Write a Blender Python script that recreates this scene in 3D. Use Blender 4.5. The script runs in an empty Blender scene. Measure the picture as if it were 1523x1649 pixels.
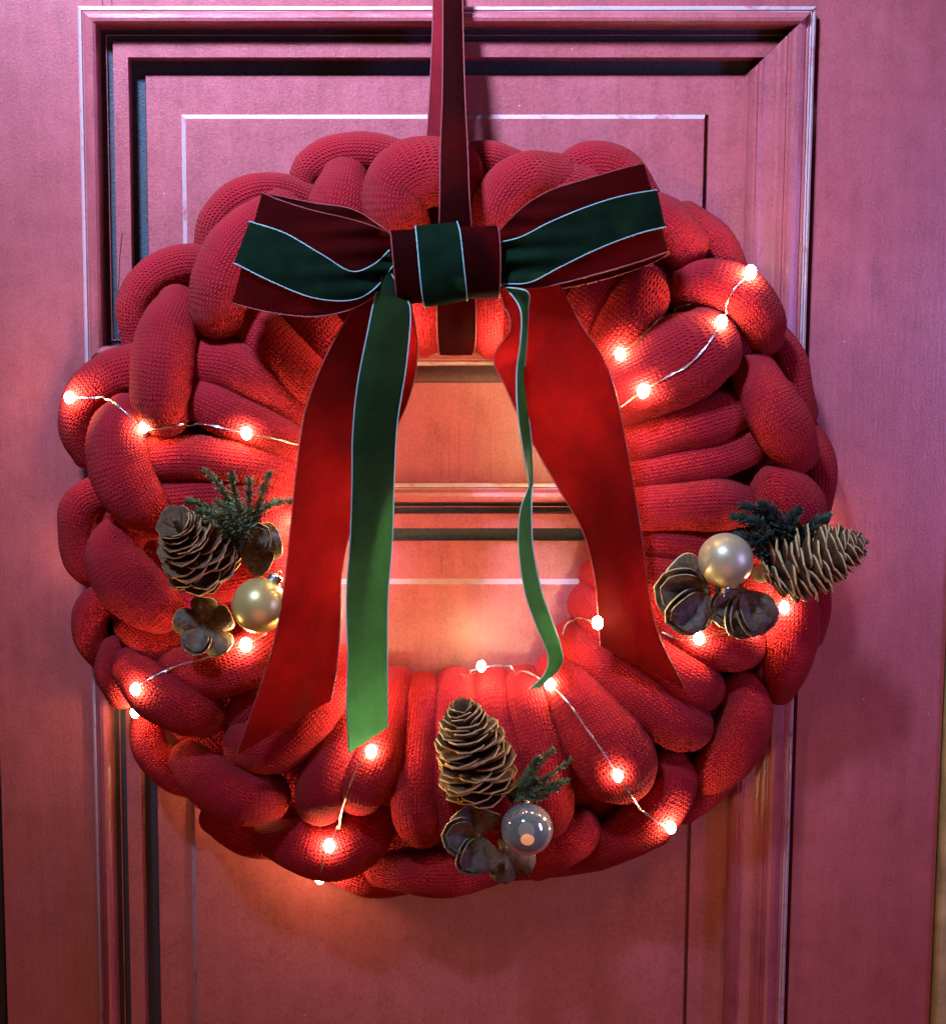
import bpy, math, random
from mathutils import Vector, Matrix
from mathutils.bvhtree import BVHTree
from mathutils import noise as mnoise
random.seed(7)
S = bpy.context.scene
COL = S.collection

# ---------------------------------------------------------------- camera
F = 2500.0                       # focal length in photo pixels
PX, PY = 603.0, 824.5            # principal point
PITCH = math.radians(6.7)
CX = -0.0634
FWD = Vector((0, math.cos(PITCH), -math.sin(PITCH)))
UP = Vector((0, math.sin(PITCH), math.cos(PITCH)))
RT = Vector((1, 0, 0))
CAM = Vector((CX, 0, 0)) - FWD * 1.0
cam = bpy.data.cameras.new('camera')
camo = bpy.data.objects.new('camera', cam)
COL.objects.link(camo)
camo.location = CAM
camo.rotation_euler = (math.pi / 2 - PITCH, 0, 0)
cam.sensor_fit = 'VERTICAL'
cam.sensor_height = 24
cam.lens = F * 24 / 1649
cam.shift_x = (761.5 - PX) / 1649
cam.clip_start = 0.01
cam.clip_end = 50
S.camera = camo

# ---------------------------------------------------------------- light
w = bpy.data.worlds.new('World'); S.world = w
w.use_nodes = True
bg = w.node_tree.nodes['Background']
bg.inputs[0].default_value = (0.36, 0.42, 0.75, 1)
bg.inputs[1].default_value = 0.01

def area(name, loc, target, sx, sy, power, col):
    l = bpy.data.lights.new(name, 'AREA')
    l.shape = 'ELLIPSE'; l.size = sx; l.size_y = sy
    l.energy = power; l.color = col
    o = bpy.data.objects.new(name, l); COL.objects.link(o)
    o.location = loc
    o.rotation_euler = (Vector(target) - Vector(loc)).to_track_quat('-Z', 'Y').to_euler()
    return o
area('porch_lamp', (-0.70, -1.3, 1.7), (-0.15, 0, 0.50), 0.30, 0.30, 9.8, (0.335, 0.56, 1.0)).data.spread = math.radians(29)
area('room_light', (-0.02, -1.15, -0.80), (-0.02, 0, -0.27), 1.3, 1.3, 3.5, (1.0, 0.33, 0.11))
area('front_fill', (-0.25, -2.2, 0.35), (0, 0, 0), 3.2, 3.2, 2.2, (0.95, 0.85, 0.78))  # added soft fill, a bright disc for the mirror bauble
area('side_lamp', (0.80, -0.50, 0.10), (0.26, 0, -0.02), 0.14, 0.4, 4.0, (0.30, 0.30, 1.0))
S.view_settings.view_transform = 'Standard'
S.view_settings.look = 'None'
S.view_settings.exposure = 0
S.view_settings.gamma = 1

# ---------------------------------------------------------------- helpers
def P(px, py, d=0.0):
    """point on the plane d metres in front of the door seen at a photo pixel"""
    r = RT * ((px - PX) / F) + UP * ((PY - py) / F) + FWD
    t = (-d - CAM.y) / r.y
    return CAM + r * t

def mpp(p):                       # metres per photo pixel at a point
    return (Vector(p) - CAM).dot(FWD) / F

def catmull(pts, n):
    """resample a list of equal-length tuples, about n samples per span"""
    m = len(pts)
    if m == 2:
        return [tuple(a + (b - a) * i / n for a, b in zip(*pts)) for i in range(n + 1)]
    out = []
    for i in range(m - 1):
        p1, p2 = pts[i], pts[i + 1]
        p0 = pts[i - 1] if i else tuple(2 * a - b for a, b in zip(p1, p2))
        p3 = pts[i + 2] if i + 2 < m else tuple(2 * b - a for a, b in zip(p1, p2))
        for k in range(n):
            t = k / n
            out.append(tuple(0.5 * (2 * b + (c - a) * t + (2 * a - 5 * b + 4 * c - e) * t * t + (3 * b - a - 3 * c + e) * t ** 3)
                             for a, b, c, e in zip(p0, p1, p2, p3)))
    out.append(tuple(pts[-1]))
    return out

ORG = {}                          # object -> world position of its thing
def thing(name, label, cat, loc=(0, 0, 0), group=None):
    o = bpy.data.objects.new(name, None); COL.objects.link(o)
    o.empty_display_size = 0.02
    o.location = loc
    o['label'] = label; o['category'] = cat
    if group: o['group'] = group
    ORG[o] = Vector(loc)
    return o

def mk(name, verts, faces, mats, parent, uvs=None, mi=None, smooth=True, kind=None):
    org = ORG[parent]
    me = bpy.data.meshes.new(name)
    me.from_pydata([tuple(Vector(v) - org) for v in verts], [], faces)
    if not isinstance(mats, (list, tuple)): mats = [mats]
    for m in mats: me.materials.append(m)
    if mi: me.polygons.foreach_set('material_index', mi)
    me.polygons.foreach_set('use_smooth', [smooth] * len(faces))
    if uvs:
        ul = me.uv_layers.new(name='UVMap')
        flat = []
        for lp in uvs:
            for uv in lp: flat.extend(uv)
        ul.data.foreach_set('uv', flat)
    me.update()
    o = bpy.data.objects.new(name, me); COL.objects.link(o)
    o.parent = parent; ORG[o] = org
    if kind: o['kind'] = kind
    return o

def sweep(pts, rad, seg=10, squash=1.0, cap=True, view=True, stitch=None, lump=0.0, seed=0):
    """tube along 3D pts; returns verts, faces, uv loops"""
    n = len(pts)
    pts = [Vector(p) for p in pts]
    rings, vlen = [], []
    T = []
    for i in range(n):
        a, b = pts[max(i - 1, 0)], pts[min(i + 1, n - 1)]
        T.append((b - a).normalized())
    cen = list(pts); rr = list(rad); tt = list(T)
    if cap:
        hs = [0.97, 0.88, 0.7, 0.42, 0.12]
        pre, post = [], []
        for h in hs:
            k = math.sqrt(1 - h * h)
            pre.append((pts[0] - T[0] * rad[0] * k * 0.85, rad[0] * h, T[0]))
            post.append((pts[-1] + T[-1] * rad[-1] * k * 0.85, rad[-1] * h, T[-1]))
        pre.reverse()
        cen = [p[0] for p in pre] + cen + [p[0] for p in post]
        rr = [p[1] for p in pre] + rr + [p[1] for p in post]
        tt = [p[2] for p in pre] + tt + [p[2] for p in post]
    verts, sl = [], 0.0
    prevN = None
    for i, c in enumerate(cen):
        if i: sl += (c - cen[i - 1]).length
        t = tt[i]
        if view:
            nrm = Vector((0, -1, 0)) - t * t.dot(Vector((0, -1, 0)))
            if nrm.length < 0.35 and prevN is not None: nrm = prevN - t * t.dot(prevN)
        else:
            nrm = prevN if prevN is not None else (Vector((0, 0, 1)) if abs(t.z) < .9 else Vector((1, 0, 0)))
            nrm = nrm - t * t.dot(nrm)
        nrm.normalize(); prevN = nrm
        b = t.cross(nrm)
        for k in range(seg):
            a = 2 * math.pi * k / seg
            q = rr[i]
            dirv = b * math.sin(a) + nrm * (math.cos(a) * squash)
            if lump:
                q *= 1 + lump * mnoise.noise((c + dirv * q) * 38 + Vector((seed * 3.1, seed, 0))) \
                       + lump * .35 * mnoise.noise(Vector((a * 1.2, sl * 110, seed * 7.7)))
            verts.append(c + dirv * q)
        vlen.append(sl)
    m = len(cen)
    faces, uvs = [], []
    for i in range(m - 1):
        for k in range(seg):
            k2 = (k + 1) % seg
            faces.append((i * seg + k, (i + 1) * seg + k, (i + 1) * seg + k2, i * seg + k2))
            if stitch:
                cols, rowp = stitch
                u0, u1 = k / seg * cols, (k + 1) / seg * cols
                v0, v1 = vlen[i] / rowp, vlen[i + 1] / rowp
                uvs.append(((u0, v0), (u0, v1), (u1, v1), (u1, v0)))
    faces.append(tuple(range(seg)))
    faces.append(tuple((m - 1) * seg + k for k in reversed(range(seg))))
    if stitch:
        uvs.append(tuple((0, 0) for _ in range(seg))); uvs.append(tuple((0, 0) for _ in range(seg)))
    return verts, faces, uvs

def tube(name, pts, r, mat, parent, seg=8, n=4, kind=None):
    q = catmull([tuple(p) for p in pts], n)
    v, f, _ = sweep(q, [r] * len(q), seg, view=False)
    return mk(name, v, f, mat, parent, kind=kind)

# ---------------------------------------------------------------- materials
class NT:
    def __init__(s, name):
        s.m = bpy.data.materials.new(name); s.m.use_nodes = True
        s.t = s.m.node_tree; s.n = s.t.nodes; s.p = s.n['Principled BSDF']
    def node(s, typ, **kw):
        nd = s.n.new(typ)
        for k, v in kw.items(): setattr(nd, k, v)
        return nd
    def link(s, a, b): s.t.links.new(a, b)
    def math(s, op, a, b=None, clamp=False):
        nd = s.node('ShaderNodeMath', operation=op, use_clamp=clamp)
        for i, x in enumerate((a, b)):
            if x is None: continue
            if isinstance(x, (int, float)): nd.inputs[i].default_value = x
            else: s.link(x, nd.inputs[i])
        return nd.outputs[0]
    def noise(s, scale, detail=3, rough=.5, vec=None, stretch=None):
        nd = s.node('ShaderNodeTexNoise')
        nd.inputs['Scale'].default_value = scale; nd.inputs['Detail'].default_value = detail
        nd.inputs['Roughness'].default_value = rough
        tc = s.node('ShaderNodeTexCoord')
        src = vec or tc.outputs['Object']
        if stretch:
            mp = s.node('ShaderNodeMapping'); mp.inputs['Scale'].default_value = stretch
            s.link(src, mp.inputs['Vector']); src = mp.outputs[0]
        s.link(src, nd.inputs['Vector'])
        return nd.outputs['Fac']
    def ramp(s, fac, stops):
        r = s.node('ShaderNodeValToRGB'); e = r.color_ramp.elements
        while len(e) < len(stops): e.new(.5)
        for el, (p, c) in zip(e, stops):
            el.position = p; el.color = (*c, 1)
        s.link(fac, r.inputs['Fac']); return r.outputs['Color']
    def bump(s, h, strength, dist, normal=None):
        b = s.node('ShaderNodeBump')
        b.inputs['Strength'].default_value = strength; b.inputs['Distance'].default_value = dist
        s.link(h, b.inputs['Height'])
        if normal: s.link(normal, b.inputs['Normal'])
        return b.outputs['Normal']
    def set(s, **kw):
        for k, v in kw.items():
            s.p.inputs[k.replace('_', ' ')].default_value = v if not isinstance(v, tuple) else (*v, 1)
        return s

def m_wool():
    t = NT('red_wool_knit'); t.set(Roughness=.88, Sheen_Weight=.08, Sheen_Roughness=.6, Specular_IOR_Level=.08)
    t.p.inputs['Sheen Tint'].default_value = (1, .5, .32, 1)
    uv = t.node('ShaderNodeUVMap'); uv.uv_map = 'UVMap'
    sp = t.node('ShaderNodeSeparateXYZ'); t.link(uv.outputs[0], sp.inputs[0])
    u, v = sp.outputs[0], sp.outputs[1]
    wob = t.noise(90, 2)
    v = t.math('ADD', v, t.math('MULTIPLY', wob, 1.5))
    tri = t.math('MULTIPLY', t.math('ABSOLUTE', t.math('SUBTRACT', t.math('FRACT', u), .5)), 2)
    a = t.math('ADD', v, t.math('MULTIPLY', tri, .55))
    row = t.math('ADD', t.math('MULTIPLY', t.math('SINE', t.math('MULTIPLY', a, 2 * math.pi)), .5), .5)
    colm = t.math('SUBTRACT', 1, t.math('POWER', tri, 3))
    h = t.math('ADD', t.math('MULTIPLY', row, .55), t.math('MULTIPLY', colm, .6))
    fuzz = t.noise(2600, 2)
    h = t.math('ADD', h, t.math('MULTIPLY', fuzz, .35))
    t.link(t.bump(h, .95, .0013), t.p.inputs['Normal'])
    c = t.ramp(t.noise(22, 4), [(.3, (.38, .006, .014)), (.7, (.50, .010, .020))])
    mx = t.node('ShaderNodeMix', data_type='RGBA'); mx.blend_type = 'MULTIPLY'
    mx.inputs['Factor'].default_value = .35
    t.link(c, mx.inputs[6]); t.link(t.ramp(t.noise(1500, 2), [(.3, (.55, .5, .5)), (.7, (1, 1, 1))]), mx.inputs[7])
    t.link(mx.outputs[2], t.p.inputs['Base Color'])
    return t.m

def m_velvet(name, c1, c2, sheen, tint, trans):
    t = NT(name); t.set(Roughness=.8, Sheen_Weight=sheen, Sheen_Roughness=.35, Specular_IOR_Level=.03)
    t.p.inputs['Sheen Tint'].default_value = (*tint, 1)
    t.link(t.ramp(t.noise(60, 5, .65), [(.3, c1), (.72, c2)]), t.p.inputs['Base Color'])
    h = t.math('ADD', t.noise(1800, 3, .7), t.math('MULTIPLY', t.noise(140, 3), .8))
    t.link(t.bump(h, .35, .0012), t.p.inputs['Normal'])
    tr = t.node('ShaderNodeBsdfTranslucent'); tr.inputs['Color'].default_value = (*trans, 1)
    mix = t.node('ShaderNodeMixShader'); mix.inputs[0].default_value = .12
    t.link(t.p.outputs[0], mix.inputs[1]); t.link(tr.outputs[0], mix.inputs[2])
    t.link(t.ramp(t.math('ADD', t.math('MULTIPLY', t.noise(45, 4, .6), .6), t.math('MULTIPLY', t.noise(700, 3, .7), .4)), [(.35, tuple(x * .6 for x in trans)), (.62, trans)]), tr.inputs['Color'])
    t.link(t.n['Bump'].outputs[0], tr.inputs['Normal'])
    t.link(mix.outputs[0], t.n['Material Output'].inputs['Surface'])
    return t.m

def m_simple(name, col, rough=.6, metal=0, bump=None, var=0.0, scale=60, spec=.5):
    t = NT(name); t.set(Roughness=rough, Metallic=metal, Specular_IOR_Level=spec)
    if var:
        lo = tuple(x * (1 - var) for x in col); hi = tuple(min(1, x * (1 + var)) for x in col)
        t.link(t.ramp(t.noise(scale, 5, .6), [(.3, lo), (.7, hi)]), t.p.inputs['Base Color'])
    else: t.set(Base_Color=col)
    if bump: t.link(t.bump(t.noise(bump[0], 4), bump[1], bump[2]), t.p.inputs['Normal'])
    return t.m

def m_paint(name='red_door_paint', edge_light=0.0):
    t = NT(name); t.set(Roughness=.26, Specular_IOR_Level=.75)
    big = t.noise(9, 6, .6)
    c = t.ramp(big, [(.25, (.38, .064, .064)), (.55, (.46, .086, .090)), (.8, (.50, .110, .104))])
    streak = t.noise(16, 5, .65, stretch=(7, 7, .8))
    mx = t.node('ShaderNodeMix', data_type='RGBA'); mx.blend_type = 'MULTIPLY'; mx.inputs['Factor'].default_value = .45
    t.link(c, mx.inputs[6]); t.link(t.ramp(streak, [(.3, (.72, .66, .66)), (.6, (1, 1, 1))]), mx.inputs[7])
    # small paint flecks and stains
    vo = t.node('ShaderNodeTexVoronoi'); vo.inputs['Scale'].default_value = 45
    tc = t.node('ShaderNodeTexCoord'); t.link(tc.outputs['Object'], vo.inputs['Vector'])
    fl = t.math('LESS_THAN', vo.outputs['Distance'], .02)
    mx2 = t.node('ShaderNodeMix', data_type='RGBA'); t.link(fl, mx2.inputs['Factor'])
    t.link(mx.outputs[2], mx2.inputs[6]); mx2.inputs[7].default_value = (.62, .36, .33, 1)
    st = t.ramp(t.noise(14, 3, .5, stretch=(1, 1, .55)), [(.26, (.5, .45, .5)), (.34, (1, 1, 1))])
    mx3 = t.node('ShaderNodeMix', data_type='RGBA'); mx3.blend_type = 'MULTIPLY'; mx3.inputs['Factor'].default_value = .7
    t.link(mx2.outputs[2], mx3.inputs[6]); t.link(st, mx3.inputs[7])
    gr = t.ramp(t.math('ADD', t.math('MULTIPLY', t.noise(620, 4, .8), .65), t.math('MULTIPLY', t.noise(55, 5, .7), .35)), [(.36, (.62, .56, .56)), (.52, (1, 1, 1)), (.66, (1.22, 1.25, 1.25))])
    mx4 = t.node('ShaderNodeMix', data_type='RGBA'); mx4.blend_type = 'MULTIPLY'; mx4.inputs['Factor'].default_value = .75
    t.link(mx3.outputs[2], mx4.inputs[6]); t.link(gr, mx4.inputs[7])
    out = mx4.outputs[2]
    if edge_light:                                   # edge highlights painted as patchy pale colour along the arrises
        mx5 = t.node('ShaderNodeMix', data_type='RGBA')
        t.link(t.ramp(t.noise(75, 5, .7), [(.28, (0, 0, 0)), (.46, (edge_light,) * 3)]), mx5.inputs['Factor'])
        t.link(out, mx5.inputs[6]); mx5.inputs[7].default_value = (.62, .46, .44, 1); out = mx5.outputs[2]
    t.link(out, t.p.inputs['Base Color'])
    h = t.math('ADD', t.math('MULTIPLY', t.noise(700, 4, .7), 1.0), t.math('MULTIPLY', t.noise(60, 4, .6, stretch=(4, 4, .6)), .8))
    t.link(t.bump(h, .38, .0008), t.p.inputs['Normal'])
    return t.m

WOOL = m_wool()
VRED = m_velvet('dark_red_velvet', (.0045, .0001, .0001), (.010, .0002, .0002), .006, (1, .08, .07), (.62, .012, .016))
VGRN = m_velvet('dark_green_velvet', (.0022, .0065, .0026), (.005, .014, .006), .008, (.5, 1, .7), (.15, .62, .27))
EDR = m_simple('red_ribbon_edge', (.26, .02, .018), .6, bump=(3000, .5, .0005))
EDG = m_simple('pale_teal_ribbon_edge', (.25, .34, .30), .6, bump=(3000, .5, .0005))
PAINT = m_paint()
SATIN = m_simple('red_ribbon_reverse', (.26, .008, .012), .45, bump=(2500, .3, .0004), var=.25)
DARK = m_simple('dark_crack', (.012, .008, .008), .9)
CSC = m_simple('cone_scale_brown', (.13, .052, .018), .75, var=.5, scale=220, bump=(900, .5, .0006))
CRM = m_simple('cone_rim_tan', (.62, .36, .14), .7, var=.3, scale=300)
PDO = m_simple('pod_brown', (.12, .060, .027), .6, var=.6, scale=260, bump=(420, .9, .0012))
PDR = m_simple('pod_rim_tan', (.55, .35, .16), .7, var=.3, scale=300)
NDL = m_simple('needle_green', (.10, .125, .045), .7, var=.6, scale=150)
NDD = m_simple('needle_dark_green', (.022, .036, .022), .8, var=.6, scale=150)
TWG = m_simple('twig_brown', (.10, .075, .04), .8)
GOLD = m_simple('gold_pearl', (.72, .44, .14), .34, .45, bump=(1500, .12, .0004))
CHAMP = m_simple('champagne_pearl', (.60, .43, .24), .36, .4, bump=(2200, .22, .0004))
MIRR = m_simple('mirror_silver', (1.0, .95, .80), .04, .80)
CAPM = m_simple('silver_cap', (.85, .8, .7), .25, 1)
WIRE = m_simple('silver_wire', (.8, .74, .66), .3, 1)
WOOD = m_simple('brown_frame_wood', (.48, .29, .10), .6, var=.4, scale=40, bump=(200, .4, .001))
BLB = NT('lit_bulb'); BLB.set(Base_Color=(1, .9, .8), Roughness=.4)
BLB.p.inputs['Emission Color'].default_value = (1, .82, .40, 1)
BLB.p.inputs['Emission Strength'].default_value = 240
BLB = BLB.m

# ---------------------------------------------------------------- door
door = thing('door', 'old red painted panelled door with stepped mouldings behind the wreath', 'door', (0, 0, -0.45))
H0 = P(PX, 15).z
def X(px, py): return P(px, py).x
def Z(py): return P(PX, py).z
XL, XR = X(129, 20), X(1308, 20)                 # moulding outer edges
DL, DR = X(2, 1250), X(1512, 1250)               # door edges
Z1, Z2, Z3, Z4 = Z(14), Z(588), Z(776), Z(776) - 0.62
ZT, ZB = Z1 + 0.12, Z4 - 0.1
def box(name, x0, x1, y0, y1, z0, z1, mat, parent, bev=0.0):
    v = [(x, y, z) for x in (x0, x1) for y in (y0, y1) for z in (z0, z1)]
    f = [(0, 1, 3, 2), (4, 6, 7, 5), (0, 4, 5, 1), (2, 3, 7, 6), (0, 2, 6, 4), (1, 5, 7, 3)]
    o = mk(name, v, f, mat, parent, smooth=False)
    if bev:
        b = o.modifiers.new('bevel', 'BEVEL'); b.width = bev; b.segments = 3
    return o
IN = 0.006; GAP = 0.0045
box('stile', DL, XL + IN, 0, .04, ZB, ZT, PAINT, door)
box('stile', XR + GAP, DR, 0, .04, ZB, ZT, PAINT, door)
box('rail', XL + IN, XR + GAP, 0, .04, Z1 - IN, ZT, PAINT, door)
box('rail', XL + IN, XR + GAP, 0, .04, Z3 - IN, Z2 - .0112, PAINT, door)
box('rail', XL + IN, XR + GAP, 0, .04, ZB, Z4 - GAP, PAINT, door)
box('back_board', DL, DR, .03, .045, ZB, ZT, PAINT, door)
# stepped moulding profile: (inset from outer edge, height above the stile), metres
PROF = [(0, -.010), (0, .0075), (.0010, .0090), (.0024, .0094), (.0032, .0085), (.0038, .0100), (.0056, .0128), (.0080, .0142),
        (.0100, .0138), (.0116, .0122), (.0122, .0090), (.0124, -.0020), (.0156, -.0020), (.0157, -.0002), (.0164, -.0002), (.0165, -.0020), (.0202, -.0020), (.0204, .0020),
        (.0296, .0020), (.0299, .0012), (.0301, -.0100), (.0388, -.0100), (.0390, -.0070)]
# right-hand strip gets a ridged profile, left without the shade-painted channels
PROFR = [(0, -.010), (0, .0075), (.0012, .0086), (.0022, .0080), (.0030, .0092), (.0040, .0086), (.0050, .0102), (.0062, .0096), (.0074, .0112), (.0100, .0126), (.0128, .0132),
         (.0150, .0126), (.0162, .0108), (.0172, .0100), (.0180, .0112), (.0196, .0100), (.0210, .0078), (.0230, .0066), (.0300, .0058), (.0318, .0064), (.0334, .0050), (.0344, .0058), (.0360, .0040), (.0372, .0002), (.0378, -.0070), (.0390, -.0070)]
HILITE = m_paint('edge_highlight_paint', .55)  # highlight lines put into the colour of bevels and lips
SHADE = m_simple('recess_shade_paint', (.030, .028, .036), .6, var=.4, scale=400, bump=(800, .5, .0008))  # shadow bands painted as near-black channel floors
def moulding(x0, x1, z0, z1):
    cs = lambda i: [(x0 + i, z1 - i), (x1 - i, z1 - i), (x1 - i, z0 + i), (x0 + i, z0 + i)]
    for s in range(4):
        n = 60
        prof = PROFR if s == 1 else PROF
        v, f, mi = [], [], []
        m = len(prof)
        for j in range(n + 1):
            for k, (ins, h) in enumerate(prof):
                c = cs(ins); a, b = c[s], c[(s + 1) % 4]
                t = j / n
                x, z = a[0] + (b[0] - a[0]) * t, a[1] + (b[1] - a[1]) * t
                wob = .00035 * mnoise.noise(Vector((x * 30, z * 30, k * .7 + s))) if 0 < k < m - 1 else 0
                v.append((x, -h - wob, z + wob * .5))
        for j in range(n):
            for k in range(m - 1):
                f.append((j * m + k, j * m + k + 1, (j + 1) * m + k + 1, (j + 1) * m + k))
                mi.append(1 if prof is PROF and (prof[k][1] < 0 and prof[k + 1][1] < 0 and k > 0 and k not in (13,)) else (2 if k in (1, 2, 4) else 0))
        o = mk('moulding', v, f, [PAINT, SHADE, HILITE], door, mi=mi, smooth=False)
def panel(x0, x1, z0, z1, fx0, fx1, fz1, fz0):
    yb = .0075; yt = .0040; yg = .0145      # flat, raised field, groove added down its right side for a shadow line
    e, g = .0030, .0022
    v = [(x0, yb, z0), (x1, yb, z0), (x1, yb, z1), (x0, yb, z1),
         (fx0, yb, fz0), (fx1 + g, yb, fz0), (fx1 + g, yb, fz1), (fx0, yb, fz1), (fx1 + g, yg, fz0), (fx1 + g, yg, fz1), (fx1, yb, fz0), (fx1, yb, fz1)]
    f = [(0, 1, 5, 10, 4), (1, 2, 6, 5), (2, 3, 7, 11, 6), (3, 0, 4, 7), (5, 6, 9, 8)]
    mk('panel', v, f, PAINT, door, smooth=False)
    a = [(fx0, yb, fz0), (fx1, yg, fz0), (fx1, yg, fz1), (fx0, yb, fz1)]
    b = [(fx0 + e, yt, fz0 + e), (fx1 - e * .4, yt, fz0 + e), (fx1 - e * .4, yt, fz1 - e), (fx0 + e, yt, fz1 - e)]
    c = [(fx1 + g, yg, fz0), (fx1 + g, yg, fz1), (fx1, yb, fz0), (fx1, yb, fz1)]
    f = [(0, 10, 5, 4), (10, 1, 5), (1, 2, 6, 5), (2, 11, 6), (11, 3, 7, 6), (3, 0, 4, 7), (4, 5, 6, 7), (1, 8, 9, 2), (1, 10, 8), (2, 9, 11)]
    mk('raised_field', a + b + c, f, [PAINT, HILITE], door, mi=[1, 1, 1, 1, 1, 1, 0, 0, 0, 0], smooth=False)
FX0, FX1 = X(290, 182), X(1139, 182)
moulding(XL, XR, Z2, Z1)
panel(XL + .0390, XR - .0390, Z2 + .0390, Z1 - .0390, FX0, FX1, Z(182), Z2 + (Z1 - Z(182)))
moulding(XL, XR, Z4, Z3)
panel(XL + .0390, XR - .0390, Z4 + .0390, Z3 - .0390, FX0, FX1, Z(935), Z4 + .065)
# cracks in the old paint
def crack(pts, r=.0005, d=.0):
    q = [P(x, y, d) for x, y in pts]
    tube('paint_crack', q, r, DARK, door, 6, 5)
crack([(139, 425), (140, 455), (138, 480), (140, 505), (139, 530), (142, 570)], .0007, .0015)
crack([(197, 375), (193, 420), (192, 455), (188, 490), (187, 530), (188, 548)], .00024, .0021)
crack([(163, 1420), (164, 1460), (166, 1500), (165, 1560), (167, 1610)], .0009, .001)
for x, a, b in [(710, 725, 772), (723, 690, 772), (739, 680, 772), (762, 700, 772), (789, 690, 774)]:
    crack([(x, a), (x + .5, (a + b) / 2), (x, b)], .00014, -.0001)
crack([(711, 895), (711, 925)], .00014, -.0075)
crack([(165, -10), (166, 12)], .0003, -.0001); crack([(180, -10), (181, 12)], .0003, -.0001)

frame = thing('door_frame', 'brown wooden jamb along the right edge of the red door', 'door frame', (DR + .03, 0, -0.45))
v0 = DR + .0015
box('jamb', v0, v0 + .06, -.006, .04, ZB, ZT, WOOD, frame, .003)
framel = thing('door_frame', 'dark jamb standing in for the shaded gap beside the lower left edge of the red door', 'door frame', (DL - .03, 0, -0.45))
box('jamb', DL - .06, DL - .003, .012, .04, ZB, ZT, m_simple('shaded_frame_wood', (.03, .018, .012), .7, var=.3), framel, .003)  # dark gap at the left edge, its shade put into the wood colour

# ---------------------------------------------------------------- wreath
wc = P(722, 832, 0)
wreath = thing('wreath', 'chunky red knitted tube wreath hanging on the red door', 'wreath', wc)
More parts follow.
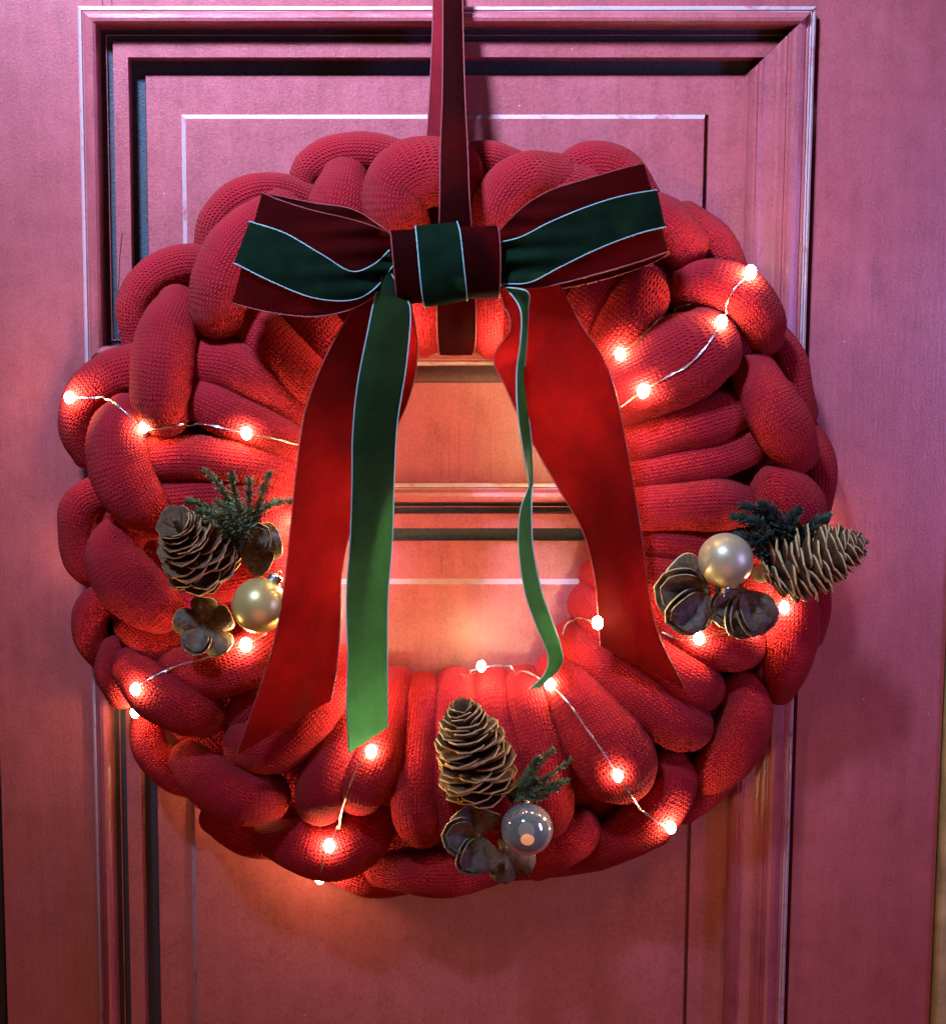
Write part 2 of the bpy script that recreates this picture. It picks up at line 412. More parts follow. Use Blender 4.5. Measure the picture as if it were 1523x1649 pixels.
# each strand: list of (x, y, depth mm, radius) in photo pixels
TUBES = [
 # top, left of the strap
 [(486,305,20,24),(503,270,24,29),(545,248,28,30),(600,247,30,30),(655,262,25,30)],
 [(556,285,44,34),(548,322,52,45),(540,370,52,46),(545,430,45,40)],
 [(735,285,50,48),(680,277,62,52),(640,302,64,52),(636,345,62,48),(660,385,50,40)],
 [(735,262,18,26),(790,255,22,26),(850,278,18,26)],
 [(895,290,48,38),(845,290,58,42),(808,330,60,42),(795,390,55,40)],
 [(935,310,40,40),(900,312,48,42),(880,360,48,40)],
 [(905,285,25,30),(950,264,30,33),(1000,275,32,33),(1030,320,28,32)],
 # top left
 [(335,405,20,22),(350,352,25,28),(392,316,28,28),(445,306,28,26),(505,325,25,26)],
 [(455,345,45,40),(400,380,58,44),(362,435,64,48),(351,490,64,44),(354,512,58,38)],
 [(222,555,18,24),(218,490,24,28),(245,446,28,29),(290,425,28,29),(345,425,22,28)],
 [(288,488,48,32),(272,530,58,44),(263,590,64,48),(258,645,64,45),(268,672,58,36)],
 [(400,520,44,42),(450,565,54,42),(520,630,46,40),(560,670,22,32)],
 [(460,480,40,40),(520,540,48,40),(570,580,40,38),(600,610,18,30)],
 [(560,440,40,42),(600,510,48,42),(625,560,30,36)],
 [(318,580,46,38),(380,592,56,41),(440,628,52,38),(505,675,36,32),(540,705,15,28)],
 [(312,638,50,34),(370,664,56,39),(430,692,52,37),(490,722,36,32),(530,740,14,28)],
 # left
 [(232,590,26,38),(180,604,30,36),(137,640,30,33),(125,690,26,28),(142,732,20,24)],
 [(206,662,50,32),(188,702,60,44),(193,752,64,48),(224,808,62,44),(252,838,50,34)],
 [(232,742,48,36),(300,736,55,34),(390,745,54,34),(470,757,38,30),(510,765,16,26)],
 [(262,802,46,32),(340,795,52,32),(420,796,46,30),(480,800,26,26)],
 [(290,835,44,30),(380,835,48,30),(450,832,34,26),(485,832,18,24)],
 [(340,880,40,30),(420,868,44,32),(478,862,20,26)],
 [(350,930,40,38),(430,915,44,38),(480,905,18,28)],
 [(175,788,20,28),(132,812,26,30),(122,862,28,25),(135,905,26,28),(168,928,20,24)],
 [(205,856,48,34),(182,886,58,42),(200,930,62,48),(240,968,60,45),(262,985,52,36)],
 [(195,955,25,26),(152,978,30,28),(146,1024,28,26),(170,1058,20,24)],
 [(208,1005,45,26),(240,1032,46,32),(285,1055,44,30)],
 [(190,1048,32,28),(184,1082,36,28),(200,1118,28,26)],
 [(205,1072,50,30),(248,1112,60,42),(300,1140,62,43),(332,1153,54,34)],
 [(285,1080,54,36),(345,1082,60,42),(405,1060,56,44),(470,1015,38,40),(510,985,16,32)],
 [(238,1160,20,24),(242,1206,24,27),(280,1244,26,30),(330,1258,22,28)],
 # bottom left
 [(580,1050,26,36),(540,1100,46,44),(495,1150,60,48),(440,1196,62,46),(394,1200,54,38)],
 [(468,1085,40,40),(420,1125,48,36),(385,1165,44,30)],
 [(300,1222,46,30),(340,1258,56,42),(395,1284,60,43),(436,1282,54,36)],
 [(345,1315,18,26),(400,1345,22,32),(450,1355,24,28),(495,1362,18,26)],
 [(618,1078,24,32),(585,1140,48,38),(545,1212,62,38),(520,1268,64,40),(514,1296,58,36)],
 [(648,1078,24,32),(632,1140,48,34),(610,1210,62,39),(586,1262,64,42),(577,1280,56,36)],
 [(428,1348,30,26),(478,1360,42,40),(530,1370,46,44),(585,1350,42,42),(612,1325,34,30)],
 [(530,1392,14,24),(590,1414,18,28),(650,1414,18,26)],
 # bottom
 [(684,1080,24,28),(680,1140,48,32),(672,1220,58,35),(670,1300,58,38),(680,1335,50,34)],
 [(735,1082,24,36),(732,1150,50,38),(730,1240,58,40),(735,1320,54,38)],
 [(610,1400,25,26),(670,1408,38,32),(735,1408,40,34),(790,1398,30,28)],
 [(788,1080,24,34),(800,1150,50,36),(818,1240,58,38),(830,1330,50,36)],
 [(790,1395,14,24),(860,1384,18,30),(940,1374,18,30),(1000,1355,18,30),(1055,1335,14,26)],
 [(832,1078,24,36),(852,1140,50,42),(872,1220,60,42),(884,1290,58,38),(878,1320,48,34)],
 [(940,1335,40,32),(908,1360,46,34),(860,1385,36,32)],
 [(888,1060,24,44),(925,1115,52,50),(966,1185,64,60),(995,1232,66,60),(1004,1248,58,48)],
 [(905,1010,22,36),(950,1058,46,38),(1015,1112,58,42),(1085,1160,60,42),(1115,1172,54,36)],
 [(930,955,22,38),(985,1005,46,40),(1050,1056,56,40),(1105,1092,60,42),(1132,1112,54,36)],
 [(1010,965,40,40),(1075,995,50,40),(1130,1030,58,42),(1180,1040,58,40),(1200,1042,52,34)],
 [(1272,965,42,42),(1272,1020,50,42),(1266,1070,50,36),(1254,1115,42,22)],
 [(1312,945,26,24),(1314,985,28,22),(1304,1025,24,20)],
 [(1195,1108,46,32),(1203,1150,54,37),(1188,1200,54,38),(1150,1240,46,34),(1120,1260,36,26)],
 [(1095,1300,18,28),(1140,1270,24,26),(1180,1225,20,26)],
 [(1080,1230,44,30),(1084,1262,50,36),(1052,1312,50,40),(1005,1348,42,36),(960,1368,30,32)],
 # right
 [(955,735,16,30),(1010,715,42,36),(1080,693,56,38),(1150,672,58,38),(1184,664,50,32)],
 [(950,775,16,28),(1010,765,42,30),(1080,753,54,31),(1160,736,56,32),(1206,718,50,28)],
 [(945,825,16,34),(1010,820,44,37),(1080,816,56,39),(1150,812,58,40),(1190,814,50,34)],
 [(945,875,16,28),(1010,874,42,30),(1080,876,52,30),(1150,882,52,30),(1200,886,44,28)],
 [(940,920,16,34),(1005,926,44,38),(1080,932,52,40),(1160,945,52,40),(1215,950,44,34)],
 [(1214,600,50,34),(1232,640,60,42),(1262,690,62,44),(1284,732,54,34)],
 [(1240,535,24,24),(1268,580,30,28),(1280,630,30,26),(1294,668,24,22)],
 [(1290,690,20,24),(1314,738,26,27),(1316,790,28,26),(1308,835,24,24)],
 [(1222,812,44,32),(1250,785,54,36),(1282,806,56,38),(1300,855,48,34),(1300,905,44,32)],
 [(1215,880,36,36),(1260,900,40,40),(1285,940,40,34)],
 # top right
 [(1030,345,36,40),(1075,362,42,38),(1105,398,42,36)],
 [(1100,350,18,26),(1148,388,24,30),(1172,432,26,28),(1180,470,22,26)],
 [(1102,474,44,36),(1140,458,56,38),(1190,476,60,42),(1224,516,58,38),(1234,548,48,26)],
 [(940,655,22,48),(985,630,46,55),(1050,602,62,64),(1110,572,68,66),(1138,556,64,58)],
 [(920,630,26,34),(955,580,48,40),(1000,520,60,44),(1034,476,60,42),(1042,462,52,34)],
 [(880,590,22,36),(915,540,48,40),(955,485,54,42),(995,435,46,40)],
 [(850,590,20,32),(865,530,46,38),(890,460,50,38)],
 # under the knot
 [(690,575,20,24),(686,545,40,26),(684,500,56,28),(690,440,58,30)],
 [(735,572,20,30),(735,530,44,32),(735,450,54,32)],
 [(790,580,20,24),(785,545,40,25),(784,500,56,26),(782,440,58,28)],
 [(650,565,18,26),(648,520,44,30),(650,450,50,30)],
]
polys_v, polys_f = [], []
def add_bvh(v, f):
    o = len(polys_v); polys_v.extend(v); polys_f.extend([tuple(i + o for i in q) for q in f])
def inner(pt):                    # strand ends on the ring's inner rim are set back a little
    x, y, d, r = pt
    h = math.hypot(x - 722, y - 832)
    if h > 335 or d > 48: return pt
    k = (h + 26) / h
    return (722 + (x - 722) * k, 832 + (y - 832) * k, d, r)
for ti, T in enumerate(TUBES):
    T = [inner(T[0])] + T[1:-1] + [inner(T[-1])]
    q = catmull(T, 9)
    pts = [P(a, b, d / 1000) for a, b, d, r in q]
    rad = [r * 1.08 * mpp(p) for p, (a, b, d, r) in zip(pts, q)]
    rm = sum(rad) / len(rad)
    cols = max(8, round(2 * math.pi * rm / .0022))
    v, f, uv = sweep(pts, rad, 28, .86, stitch=(cols, .0021), lump=.085, seed=ti)
    mk('knit_strand', v, f, WOOL, wreath, uv)
    add_bvh(v, f)
ring = []
for i in range(49):
    a = 2 * math.pi * i / 48
    ring.append(P(722 + 430 * math.cos(a), 832 + 430 * math.sin(a), .018))
v, f, uv = sweep(ring, [.055] * len(ring), 24, .32, cap=False, stitch=(90, .0026))
mk('wreath_core', v, f, WOOL, wreath, uv)
add_bvh(v, f)
# loose fibres standing off the yarn
FUZ = m_simple('loose_wool_fibre', (.46, .03, .035), .8)
bt = BVHTree.FromPolygons(polys_v, polys_f)
fr = random.Random(5)
fv, ff = [], []
while len(ff) < 26000:
    q = polys_f[fr.randrange(len(polys_f))]
    if len(q) != 4: continue
    a, b, c = polys_v[q[0]], polys_v[q[1]], polys_v[q[3]]
    n = (c - a).cross(b - a)
    if n.length < 1e-9: continue
    n.normalize()
    p = a + (b - a) * fr.random() + (c - a) * fr.random()
    mid = (polys_v[q[0]] + polys_v[q[2]]) * .5
    if (bt.find_nearest(p + n * .0015)[3] or 0) < .0009: n = -n
    if n.y > .35: continue
    d = (n + Vector((fr.uniform(-1, 1), fr.uniform(-1, 1), fr.uniform(-1, 1))) * .9).normalized()
    L = fr.uniform(.0008, .0026); wv = d.orthogonal().normalized() * .00005
    k = d.cross(wv).normalized() * L * fr.uniform(-.4, .4)
    e = len(fv)
    fv += [p - wv, p + wv, p + d * L * .6 + k * .4, p + d * L + k]
    ff += [(e, e + 1, e + 2), (e + 1, e + 3, e + 2)]
mk('wool_fuzz', fv, ff, FUZ, wreath, smooth=False, kind='stuff')
BVH = BVHTree.FromPolygons(polys_v, polys_f)
def surf(px, py, lift=0.0, default=.05):
    """point of the wreath's surface seen at a photo pixel, lifted towards the viewer"""
    r = (P(px, py, 0) - CAM).normalized()
    h = BVH.ray_cast(CAM, r)
    if h[0] is None: return P(px, py, default)
    return h[0] - r * lift

# ---------------------------------------------------------------- ribbons
def sheet(name, rows, mat, parent, edge=None, nx=12, n=8, bulge=0.0, ripple=0.0, gather=0.0, thick=.0009, er=.00042, lift=0.0, ends=False):
    """ribbon through rows of (Lx,Ly,Ld,Rx,Ry,Rd[,bulge]); depths in mm"""
    rows = [r if len(r) == 7 else (*r, bulge) for r in rows]
    q = catmull(rows, n)
    v, f = [], []
    m = len(q)
    for i, (lx, ly, ld, rx, ry, rd, bu) in enumerate(q):
        for k in range(nx + 1):
            t = k / nx
            d = ld + (rd - ld) * t + bu * math.sin(math.pi * t)
            x, y = lx + (rx - lx) * t, ly + (ry - ly) * t
            d += ripple * (mnoise.noise(Vector((x * .012, y * .008, ld * .01))) + .45 * mnoise.noise(Vector((x * .034 + y * .010, y * .007, 3.3))))
            if gather:                           # pleats pinched together at the knot
                d += gather * math.exp(-max(0, abs(x - 716) - 80) / 55) * (mnoise.noise(Vector((x * .006, y * .055, 1.7))) + .6 * math.sin(y * .19 + x * .012))
            v.append(P(x, y, d / 1000 + lift))
    w = nx + 1
    for i in range(m - 1):
        for k in range(nx):
            f.append((i * w + k, (i + 1) * w + k, (i + 1) * w + k + 1, i * w + k + 1))
    o = mk(name, v, f, mat, parent)
    if edge:
        for k in (0, nx):
            e = [v[i * w + k] for i in range(m)]
            vv, ff, _ = sweep(e, [er] * m, 6, view=False)
            mk('woven_edge', vv, ff, edge, o)
    return o

strap = thing('hanging_ribbon', 'dark red velvet ribbon strap holding the wreath from above', 'ribbon', P(725, 0, .03))
sheet('strap_back', [(698, -60, 14, 738, -60, 10), (696, 60, 26, 735, 60, 16), (690, 180, 40, 728, 180, 28), (686, 240, 46, 726, 240, 34), (690, 300, 40, 726, 300, 30)], SATIN, strap, EDR)
sheet('strap_front', [(713, -60, 22, 744, -60, 24), (713, 60, 38, 746, 60, 40), (712, 160, 62, 749, 160, 64), (709, 240, 84, 753, 240, 86), (708, 320, 94, 756, 320, 96), (706, 400, 92, 762, 400, 92),
                     (704, 470, 88, 765, 470, 88), (704, 530, 78, 766, 530, 78), (706, 562, 58, 764, 562, 58), (708, 572, 36, 760, 572, 36)], VRED, strap, EDR, bulge=2)

bow = thing('ribbon_bow', 'dark red velvet bow with a green centre stripe and four hanging tails', 'bow', P(715, 430, .09))
# left loop: red then its green band
LL = [(628,376,90, 634,440,92,0), (597,363,99, 606,474,101,3), (560,352,104, 560,500,106,3), (500,338,107, 500,510,109,3), (450,322,105, 430,502,107,2), (428,313,98, 381,490,100,1),
      (422,311,92, 375,488,93,0), (427,312,85, 380,487,86,0), (450,316,80, 430,495,82,0), (505,327,78, 500,500,80,0), (570,338,80, 560,480,82,0), (624,372,84, 630,436,84,0)]
o1 = sheet('bow_loop', LL, VRED, bow, EDR, nx=28, gather=5, ripple=2)
LG = [(627,403,92.5, 633,428,93,0), (600,427,104, 602,466,104,0), (565,437,109.5, 562,484,109,0), (520,411,112.5, 502,479,111.5,.5), (460,376,109.5, 436,453,109.5,.5), (409,359,101.5, 384,427,101.5,.5),
      (402,357,94, 377,425,94,0), (408,357,86, 383,425,86,0)]
sheet('green_stripe', LG, VGRN, bow, EDG, nx=16, gather=5, ripple=2, lift=.0018, er=.0004)
RL = [(803,372,90, 806,464,92,0), (840,335,99, 860,464,101,3), (885,307,104, 905,456,106,3), (945,288,107, 965,440,109,3), (1000,272,105, 1030,421,107,2), (1031,264,99, 1070,407,101,1),
      (1037,264,92, 1076,406,93,0), (1031,268,84, 1071,412,84,0), (1000,278,80, 1036,429,82,0), (945,294,78, 970,450,80,0), (885,312,80, 900,464,82,0), (808,374,84, 810,462,84,0)]
sheet('bow_loop', RL, VRED, bow, EDR, nx=28, gather=5, ripple=2)
RG = [(803,391,92.5, 806,457,93,0), (840,381,104, 852,455,104,0), (885,358,109.5, 900,431,109,0), (945,333,112.5, 962,401,112,.5), (1000,316,110, 1022,378,110,.5), (1050,307,102.5, 1063,367,102.5,.5),
      (1058,306,94, 1071,366,94,0), (1052,307,85, 1064,368,85,0)]
sheet('green_stripe', RG, VGRN, bow, EDG, nx=16, gather=5, ripple=2, lift=.0018, er=.0004)
KN = [(634,378,86, 797,372,86,4), (628,371,97, 800,363,97,6), (630,385,104, 804,378,104,7), (634,430,107, 806,420,107,8), (638,470,104, 805,460,104,7), (641,490,97, 804,478,97,6), (645,486,86, 800,474,86,4)]
sheet('knot', KN, VRED, bow, EDR, nx=24, ripple=.8)
KG = [(672,372,93, 738,366,93,1), (669,364,103, 736,357,103,1), (671,385,111, 741,376,111,1), (675,430,115, 746,420,115,1), (679,470,113, 750,458,113,1), (683,494,105, 752,483,105,1), (686,490,92, 750,480,92,1)]
sheet('green_stripe', KG, VGRN, bow, EDG, nx=12, ripple=.8, lift=.0016, er=.0004)
# left red tail
sheet('red_tail', [(625,425,88, 652,440,90,0), (598,462,92, 664,500,92,-2), (560,510,96, 672,550,90,-6), (522,580,98, 668,605,86,-9), (492,660,96, 648,668,82,-8), (478,750,92, 600,760,78,2), (468,850,90, 566,850,80,6),
                   (457,950,92, 550,925,82,5), (440,1040,98, 548,1000,90,4), (414,1122,100, 543,1070,94,3), (381,1216,90, 533,1128,90,2)], VRED, bow, EDR, nx=14, ripple=5)
sheet('green_tail', [(620,432,98, 629,440,98), (604,478,103, 652,476,101), (592,535,105, 661,506,103), (576,618,103, 654,590,102), (568,700,99, 640,680,97), (567,780,96, 635,770,93), (564,870,95, 632,870,92),
                     (558,960,96, 625,960,94), (560,1060,100, 624,1055,98), (558,1140,99, 624,1120,97), (562,1213,90, 624,1172,92)], VGRN, bow, EDG, nx=8, ripple=1.5, bulge=1.5, er=.0004)
sheet('red_tail', [(803,455,88, 888,440,88,2), (812,490,94, 912,480,92,-2), (822,528,95, 940,530,92,-4), (795,575,88, 970,575,92,2), (812,620,88, 990,630,92,9), (850,700,90, 1008,715,86,12), (898,785,90, 1023,800,84,10),
                   (938,855,88, 1035,880,84,5), (956,925,84, 1045,960,84,4), (962,985,82, 1063,1030,88,4), (966,1040,82, 1103,1109,82,2)], VRED, bow, EDR, nx=14, ripple=4)
sheet('green_tail', [(804,457,100, 810,462,98), (818,468,98, 849,470,112), (838,500,112, 850,502,96), (838,550,112, 848,548,94), (832,597,104, 845,597,92), (833,660,108, 850,660,92), (841,720,106, 856,718,92), (851,776,100, 858,776,92),
                     (849,790,94, 857,788,100), (838,822,92, 856,820,104), (835,880,92, 858,880,104), (845,953,90, 871,948,102), (862,1004,88, 888,998,98), (882,1055,84, 903,1043,90), (876,1086,80, 903,1072,80), (852,1110,78, 868,1108,70)], VGRN, bow, EDG, nx=6, er=.00045)

# ---------------------------------------------------------------- pine cones, pods, baubles
def shell(name, W, L, cup, curl, th, tipw, mats, parent, M, nu=8, nv=6, tip=.6):
    """thin woody scale: base at origin, along +X, width on Y, concave towards +Z; dark faces, pale rim"""
    key = name + str((W, L, cup, curl, th, tipw, tip))
    if key in SH: me = SH[key]
    else:
        prof = []
        for i in range(nu + 1):
            t = i / nu
            wd = tipw + (1 - tipw) * math.sin(min(1, t / tip) * math.pi / 2) if t <= tip else math.sqrt(max(0, 1 - ((t - tip) / (1 - tip)) ** 2))
            prof.append((t, max(.02, wd)))
        v = []
        for side in (0, 1):
            for t, wd in prof:
                for k in range(nv + 1):
                    s = k / nv * 2 - 1
                    z = curl * L * t * t + cup * W * (s * wd) ** 2 - (th if side else 0) * (1 - .0 * t)
                    v.append((L * t, s * W * .5 * wd, z))
        w1 = nv + 1; off = (nu + 1) * w1
        f, mi = [], []
        for i in range(nu):
            for k in range(nv):
                a = i * w1 + k
                f.append((a, a + w1, a + w1 + 1, a + 1)); mi.append(0)
                f.append((off + a, off + a + 1, off + a + w1 + 1, off + a + w1)); mi.append(0)
        for i in range(nu):
            a = i * w1; f.append((a, off + a, off + a + w1, a + w1)); mi.append(1)
            a = i * w1 + nv; f.append((a, a + w1, off + a + w1, off + a)); mi.append(1)
        for k in range(nv):
            a = nu * w1 + k; f.append((a, off + a, off + a + 1, a + 1)); mi.append(1)
        me = bpy.data.meshes.new(name); me.from_pydata(v, [], f)
        for m in mats: me.materials.append(m)
        me.polygons.foreach_set('material_index', mi)
        me.polygons.foreach_set('use_smooth', [m == 0 for m in mi])
        me.update(); SH[key] = me
    o = bpy.data.objects.new(name, me); COL.objects.link(o)
    o.parent = parent; o.matrix_local = Matrix.Translation(-ORG[parent]) @ M
    return o
SH = {}
def frame_m(loc, xa, za):
    x = Vector(xa).normalized(); z = Vector(za) - x * x.dot(Vector(za)); z.normalize(); y = z.cross(x)
    m = Matrix((x, y, z)).transposed().to_4x4(); m.translation = loc
    return m

def cone(label, base, tip, R, N, seed, bloom=0.0):
    rng = random.Random(seed)
    base, tip = Vector(base), Vector(tip)
    ax = tip - base; L = ax.length; ax.normalize()
    s1 = ax.orthogonal().normalized(); s2 = ax.cross(s1)
    t0 = thing('pine_cone', label, 'pine cone', base, 'pine cones fixed to the wreath')
    core = [base + ax * L * k / 8 for k in range(9)]
    v, f, _ = sweep(core, [R * (.34 * math.sin(math.pi * (.2 + .72 * k / 8)) * (1 - .6 * k / 8) + .02) for k in range(9)], 10, view=False)
    mk('cone_core', v, f, CSC, t0)
    for i in range(N):
        t = (i + .5) / N
        t = t ** .92
        a = i * 2.39996 + rng.uniform(-.12, .12)
        rad = s1 * math.cos(a) + s2 * math.sin(a)
        env = R * (min(1, .62 + t * 1.9) if t < .2 else math.cos((t - .2) / .8 * math.pi / 2 * .86) ** .72)
        open_ = math.radians(86 - (50 - 16 * bloom) * t ** 2.2 + rng.uniform(-7, 7))
        d = rad * math.sin(open_) + ax * math.cos(open_)
        p = base + ax * (L * (.04 + .86 * t)) + rad * R * .08 - ax * L * .02
        sz = max(.35 + .18 * bloom, env / R)
        s = sz * rng.uniform(.93, 1.07)
        Mx = frame_m(p, d, ax) @ Matrix.Rotation(rng.uniform(-.16, .16), 4, 'X') @ Matrix.Diagonal((s, s * rng.uniform(.9, 1.1), s, 1))
        shell('cone_scale', R * .86, R * .98, .16, .14 + .03 * (i % 3), R * .05, .35, (CSC, CRM), t0, Mx, nu=7, nv=6, tip=.62)
    return t0

def cone_px(label, b, t, Rpx, N, seed, bloom=0.0):
    base, tip = P(*b), P(*t)
    return cone(label, base, tip, Rpx * mpp(base), N, seed, bloom)
cone_px('squat brown pine cone facing the viewer, on the left of the wreath', (348, 926, .066), (281, 838, .106), 65, 84, 1, 1.0)
cone_px('upright brown pine cone at the bottom of the wreath beside the mirror bauble', (778, 1290, .080), (742, 1126, .104), 64, 96, 2)
cone_px('long brown pine cone jutting out past the right edge of the wreath', (1222, 925, .072), (1396, 872, .094), 64, 96, 3)

def pod(label, cx, cy, d, valves, seed):
    """dry open seed pod: boat-shaped valves fanning from a short stalk; valves of
    (angle in the picture, length px, lean to the viewer, +1 hollow side or -1 back to the viewer)"""
    rng = random.Random(seed)
    c = P(cx, cy, d); u = mpp(c)
    t0 = thing('seed_pod', label, 'seed pod', c, 'dry seed pods fixed to the wreath')
    v, f, _ = sweep([c + Vector((0, .010, 0)), c + Vector((0, -.001, 0))], [.0035, .0025], 8, view=False)
    mk('stalk', v, f, PDO, t0)
    for a, L, lean, side in valves:
        a = math.radians(a); L *= u
        dv = Vector((math.cos(a), -lean, math.sin(a))).normalized()
        zz = Vector((0, -side, 0)); zz = (zz - dv * dv.dot(zz)).normalized()
        M0 = frame_m(c + dv * L * .04, dv, zz) @ Matrix.Rotation(rng.uniform(-.3, .3), 4, 'X')
        W = L * rng.uniform(.86, 1.0)
        shell('pod_valve', W, L, .34, .16, L * .05, .18, (PDO, PDR), t0, M0, nu=12, nv=10, tip=.56)
        # inner wall of the valve, set just inside the outer one
        shell('pod_lining', W * .82, L * .86, .42, .12, L * .04, .15, (PDO, PDR), t0,
              M0 @ Matrix.Translation((L * .04, 0, L * (.09 if side > 0 else .07))), nu=10, nv=8, tip=.56)
    return t0
pod('dry open seed pod under the squat pine cone, beside the gold bauble', 330, 1008, .074,
    [(95, 50, .45, -1), (25, 50, .5, -1), (-45, 54, .5, -1), (-110, 52, .5, 1), (165, 50, .35, -1)], 4)
pod('dark seed pod tucked between the left sprig and the gold bauble', 388, 882, .080,
    [(38, 58, .2, 1), (6, 66, .3, -1), (-38, 56, .4, -1), (72, 40, .3, -1)], 5)
pod('open cupped seed pod under the upright pine cone', 770, 1345, .088,
    [(172, 66, .35, 1), (70, 52, .6, -1), (238, 64, .35, 1), (282, 56, .5, -1), (130, 52, .3, -1)], 6)
pod('seed pod pointing down behind the mirror bauble at the bottom', 812, 1366, .074,
    [(272, 56, .2, -1), (318, 56, .2, -1), (240, 44, .1, 1)], 7)
pod('fanned seed pod nearest the red tail on the right of the wreath', 1138, 952, .082,
    [(172, 88, .1, 1), (150, 74, .3, -1), (212, 84, .15, 1), (238, 66, .35, -1)], 8)
pod('fanned seed pod below the long pine cone on the right', 1192, 950, .080,
    [(238, 66, .4, -1), (266, 76, .1, 1), (292, 76, .1, 1), (308, 66, .35, -1), (220, 60, .1, 1)], 9)

def ball(label, c, r, mat, capdir):
    t0 = thing('bauble', label, 'bauble', c, 'small baubles fixed to the wreath')
    v, f = [], []
    nu, nv = 32, 20
    for j in range(nv + 1):
        th = math.pi * j / nv
        for i in range(nu):
            a = 2 * math.pi * i / nu
            v.append(c + Vector((math.sin(th) * math.cos(a), math.cos(th), math.sin(th) * math.sin(a))) * r)
    for j in range(nv):
        for i in range(nu):
            f.append((j * nu + i, j * nu + (i + 1) % nu, (j + 1) * nu + (i + 1) % nu, (j + 1) * nu + i))
    mk('ball', v, f, mat, t0)
    d = Vector(capdir).normalized()
    rr = [.30, .31, .29, .32, .28, .12]
    pts = [c + d * r * (.94 + .07 * i) for i in range(6)]
    v, f, _ = sweep(pts, [q * r for q in rr], 14, view=False, cap=False)
    mk('cap', v, f, CAPM, t0)
    lp = [c + d * r * 1.28 + (d * math.cos(a) + d.orthogonal().normalized() * math.sin(a)) * r * .16 for a in [k * math.pi / 5 for k in range(11)]]
    tube('hanging_loop', lp, r * .025, CAPM, t0, 6, 2)
cA = P(418, 975, .088); ball('matt gold bauble on the left of the wreath', cA, 45 * mpp(cA), GOLD, (.45, .2, .75))
cB = P(1168, 902, .092); ball('matt champagne bauble above the pods on the right of the wreath', cB, 44 * mpp(cB), CHAMP, (-.05, .1, -1))
cC = P(848, 1335, .098); ball('mirror silver bauble at the bottom of the wreath', cC, 42 * mpp(cC), MIRR, (.05, .8, .5))

# ---------------------------------------------------------------- conifer sprigs
def sprig(label, branches, mat, nl, step, seed, spread=42):
    rng = random.Random(seed)
    t0 = thing('conifer_sprig', label, 'sprig', P(*branches[0][0]), 'conifer sprigs fixed to the wreath')
    for br in branches:
        q = catmull([tuple(P(*b)) for b in br], 8)
        pts = [Vector(p) for p in q]
        v, f, _ = sweep(pts, [.0007 * (1 - .5 * i / len(pts)) for i in range(len(pts))], 6, view=False)
        tw = mk('twig', v, f, TWG, t0)
        v, f = [], []
        s, acc = 0, 0
        for i in range(len(pts) - 1):
            a, b = pts[i], pts[i + 1]
            L = (b - a).length; dr = (b - a).normalized()
            m = max(1, int(L / step))
            o1 = dr.orthogonal().normalized(); o2 = dr.cross(o1)
            for k in range(m):
                p = a + (b - a) * (k / m)
                frac = (i + k / m) / (len(pts) - 1)
                for j in range(6):
                    an = rng.uniform(0, 2 * math.pi)
                    side = o1 * math.cos(an) + o2 * math.sin(an)
                    sp = math.radians(rng.uniform(spread - 15, spread + 15))
                    d = dr * math.cos(sp) + side * math.sin(sp)
                    ln = nl * rng.uniform(.6, 1.15) * (1 - .45 * frac ** 3)
                    wv = d.cross(side).normalized() * nl * .13
                    hv = d.cross(wv).normalized() * nl * .08
                    e = len(v)
                    mid = p + d * ln * .5
                    v += [p, mid + wv, mid - wv, mid + hv, p + d * ln]
                    f += [(e, e + 1, e + 3), (e, e + 3, e + 2), (e + 1, e + 4, e + 3), (e + 3, e + 4, e + 2), (e, e + 2, e + 4, e + 1)]
        mk('needles', v, f, mat, tw, smooth=False, kind='stuff')
    return t0
sprig('green conifer sprig with upright tips above the squat pine cone', [
    [(385,870,.078), (370,815,.088), (352,780,.092), (328,757,.090)],
    [(385,870,.078), (382,820,.092), (376,785,.094), (374,764,.094)],
    [(392,870,.078), (400,825,.094), (402,795,.098), (402,770,.098)],
    [(392,870,.078), (412,825,.090), (425,785,.094), (436,757,.094)],
    [(392,870,.078), (420,822,.090), (445,810,.088), (468,807,.084)],
    [(380,870,.080), (350,825,.094), (322,812,.096), (302,806,.094)],
    [(380,870,.080), (362,838,.100), (345,830,.102), (330,840,.100)],
    [(386,870,.080), (380,846,.104), (365,820,.106), (350,806,.104)],
    [(386,870,.080), (392,850,.104), (388,825,.106), (382,808,.106)],
    [(384,880,.080), (360,850,.100), (340,826,.102), (318,822,.100)],
    [(386,880,.080), (400,856,.100), (396,838,.102), (372,836,.104)]], NDL, .0062, .0011, 1, 48)
sprig('small green conifer sprig beside the upright pine cone', [
    [(822,1280,.078), (850,1250,.090), (870,1225,.096), (892,1206,.096)],
    [(822,1282,.078), (858,1262,.094), (890,1246,.098), (920,1222,.096)],
    [(822,1284,.078), (860,1272,.096), (888,1264,.098), (914,1258,.094)],
    [(822,1284,.078), (850,1276,.098), (876,1272,.100), (900,1270,.098)],
    [(826,1280,.080), (846,1256,.098), (858,1234,.100), (866,1220,.100)],
    [(820,1284,.078), (840,1280,.096), (862,1284,.096), (880,1280,.094)]], NDL, .0060, .0010, 2, 42)
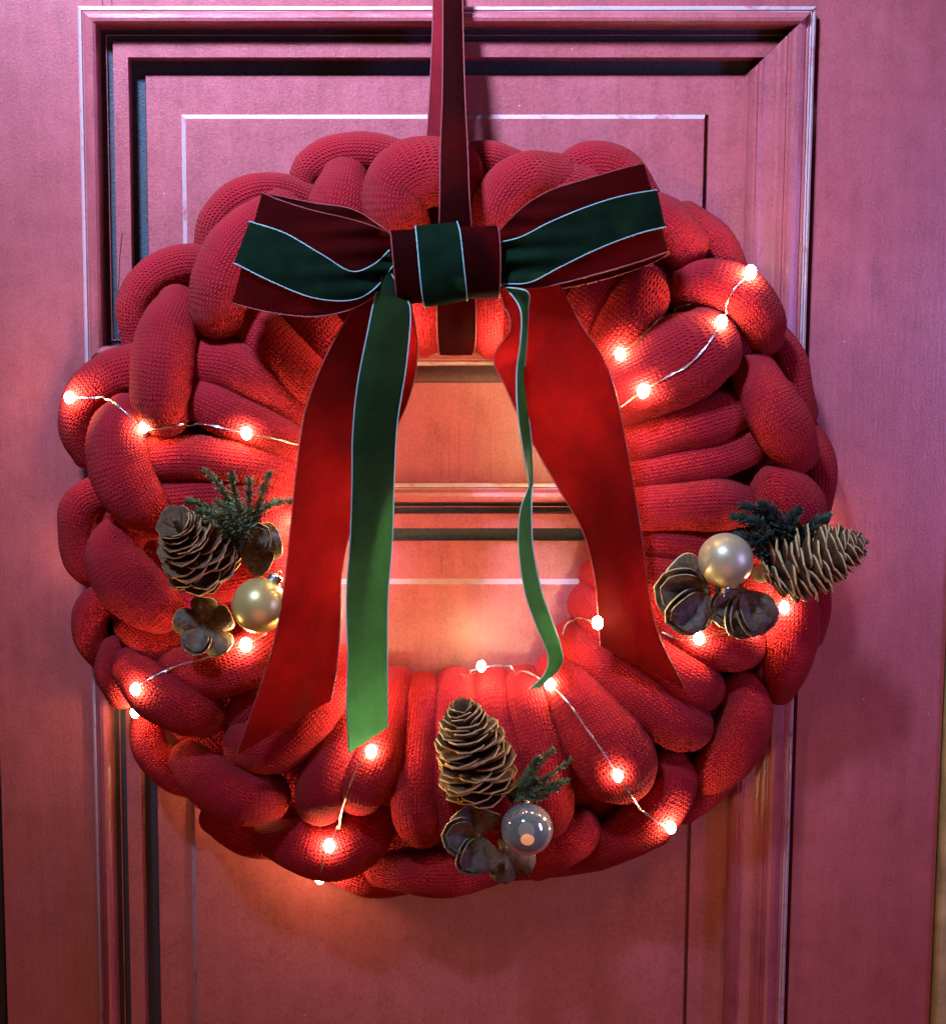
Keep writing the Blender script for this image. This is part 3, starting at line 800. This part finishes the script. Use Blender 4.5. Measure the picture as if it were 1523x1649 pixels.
sprig('dark bushy conifer sprig behind the champagne bauble on the right', [
    [(1262,880,.070), (1225,850,.084), (1200,835,.086), (1180,832,.084)],
    [(1262,880,.070), (1235,840,.086), (1215,820,.088), (1195,815,.086)],
    [(1262,880,.070), (1250,840,.088), (1240,822,.090), (1225,812,.090)],
    [(1262,880,.070), (1270,850,.088), (1275,835,.090), (1285,822,.090)],
    [(1262,880,.070), (1295,855,.084), (1315,840,.086), (1332,832,.082)],
    [(1250,885,.072), (1220,870,.088), (1200,865,.090), (1188,862,.088)],
    [(1255,885,.072), (1230,860,.092), (1222,845,.094), (1210,838,.092)],
    [(1265,880,.072), (1262,856,.092), (1256,842,.094), (1250,830,.094)],
    [(1240,900,.072), (1228,890,.086), (1220,880,.088), (1215,872,.088)],
    [(1270,885,.072), (1290,868,.086), (1300,858,.088), (1312,848,.086)]], NDD, .0085, .0010, 3, 38)

# ---------------------------------------------------------------- fairy lights
fl = thing('fairy_light_string', 'string of warm fairy lights on thin silver wire wound round the wreath', 'fairy lights', P(722, 1100, .07))
def bulb(p, r=.0031):
    r *= random.uniform(.88, 1.18)
    v, f = [], []
    nu, nv = 10, 7
    for j in range(nv + 1):
        th = math.pi * j / nv
        for i in range(nu):
            a = 2 * math.pi * i / nu
            v.append(p + Vector((math.sin(th) * math.cos(a) * r, math.sin(th) * math.sin(a) * r, math.cos(th) * r * 1.25)))
    for j in range(nv):
        for i in range(nu):
            f.append((j * nu + i, (j + 1) * nu + i, (j + 1) * nu + (i + 1) % nu, j * nu + (i + 1) % nu))
    mk('bulb', v, f, BLB, fl)
for x, y, d in [(112,640,.045), (218,1147,.04), (1208,438,.074), (775,1073,.050), (962,1003,.092), (1080,1333,.068), (1322,832,.022), (515,1414,.03), (478,845,.045), (520,1010,.04)]:
    bulb(P(x, y, d))
for x, y, d in [(908,668,.079), (900,750,.066), (535,770,.058), (505,905,.060), (590,1120,.072), (1005,955,.060), (642,540,.078), (818,562,.070)]:
    bulb(P(x, y, d), .0030)                 # behind the hanging tails
for x, y, d in [(560,1345,.016), (700,1345,.016), (860,1345,.016), (1010,1300,.016), (400,1290,.016), (160,900,.014), (1285,860,.012)]:
    bulb(P(x, y, d))                 # on the back of the wreath
for x, y in [(232,688), (397,698), (396,1038), (218,1110), (598,1210), (530,1362), (885,1102), (1125,1028), (1215,1012), (995,1250), (998,570), (1035,630), (1162,518), (1262,978)]:
    bulb(surf(x, y, .0030))
def wire(pts, lift=.0010):
    q = catmull(pts, 8)
    w3 = [surf(x, y, lift) for x, y in q]
    # keep the wire taut across gaps
    for _ in range(12):
        for i in range(1, len(w3) - 1):
            m = (w3[i - 1] + w3[i + 1]) * .5
            if m.y < w3[i].y: w3[i] = Vector((w3[i].x, w3[i].y * .4 + m.y * .6, w3[i].z))
    for s in (0, 1):
        ww = [p + Vector((math.cos(i * .5 + s * math.pi), 0, math.sin(i * .5 + s * math.pi))) * .0004 for i, p in enumerate(w3)]
        v, f, _ = sweep(ww, [.00026] * len(ww), 6, view=False)
        mk('wire', v, f, WIRE, fl)
wire([(112,640),(150,641),(172,640),(200,662),(232,688),(262,690),(300,682),(335,684),(370,692),(397,698),(440,706),(478,716)])
wire([(218,1147),(216,1125),(220,1108),(250,1088),(285,1072),(330,1060),(396,1038),(430,1020)])
wire([(598,1210),(575,1238),(560,1275),(549,1310),(538,1345),(525,1375),(516,1408)])
wire([(740,1085),(775,1076),(800,1072),(835,1075),(868,1092),(885,1102),(915,1132),(945,1175),(970,1210),(995,1250),(1015,1280),(1035,1305),(1060,1325),(1080,1333)])
wire([(905,1022),(912,1004),(930,995),(962,1003)])
wire([(1066,1018),(1095,1030),(1125,1028),(1165,1020),(1215,1012)])
wire([(998,570),(1030,545),(1055,520),(1085,498),(1110,490)])
wire([(1000,655),(1035,630),(1075,606),(1105,590),(1135,560),(1162,518),(1168,495),(1180,468),(1208,440)])
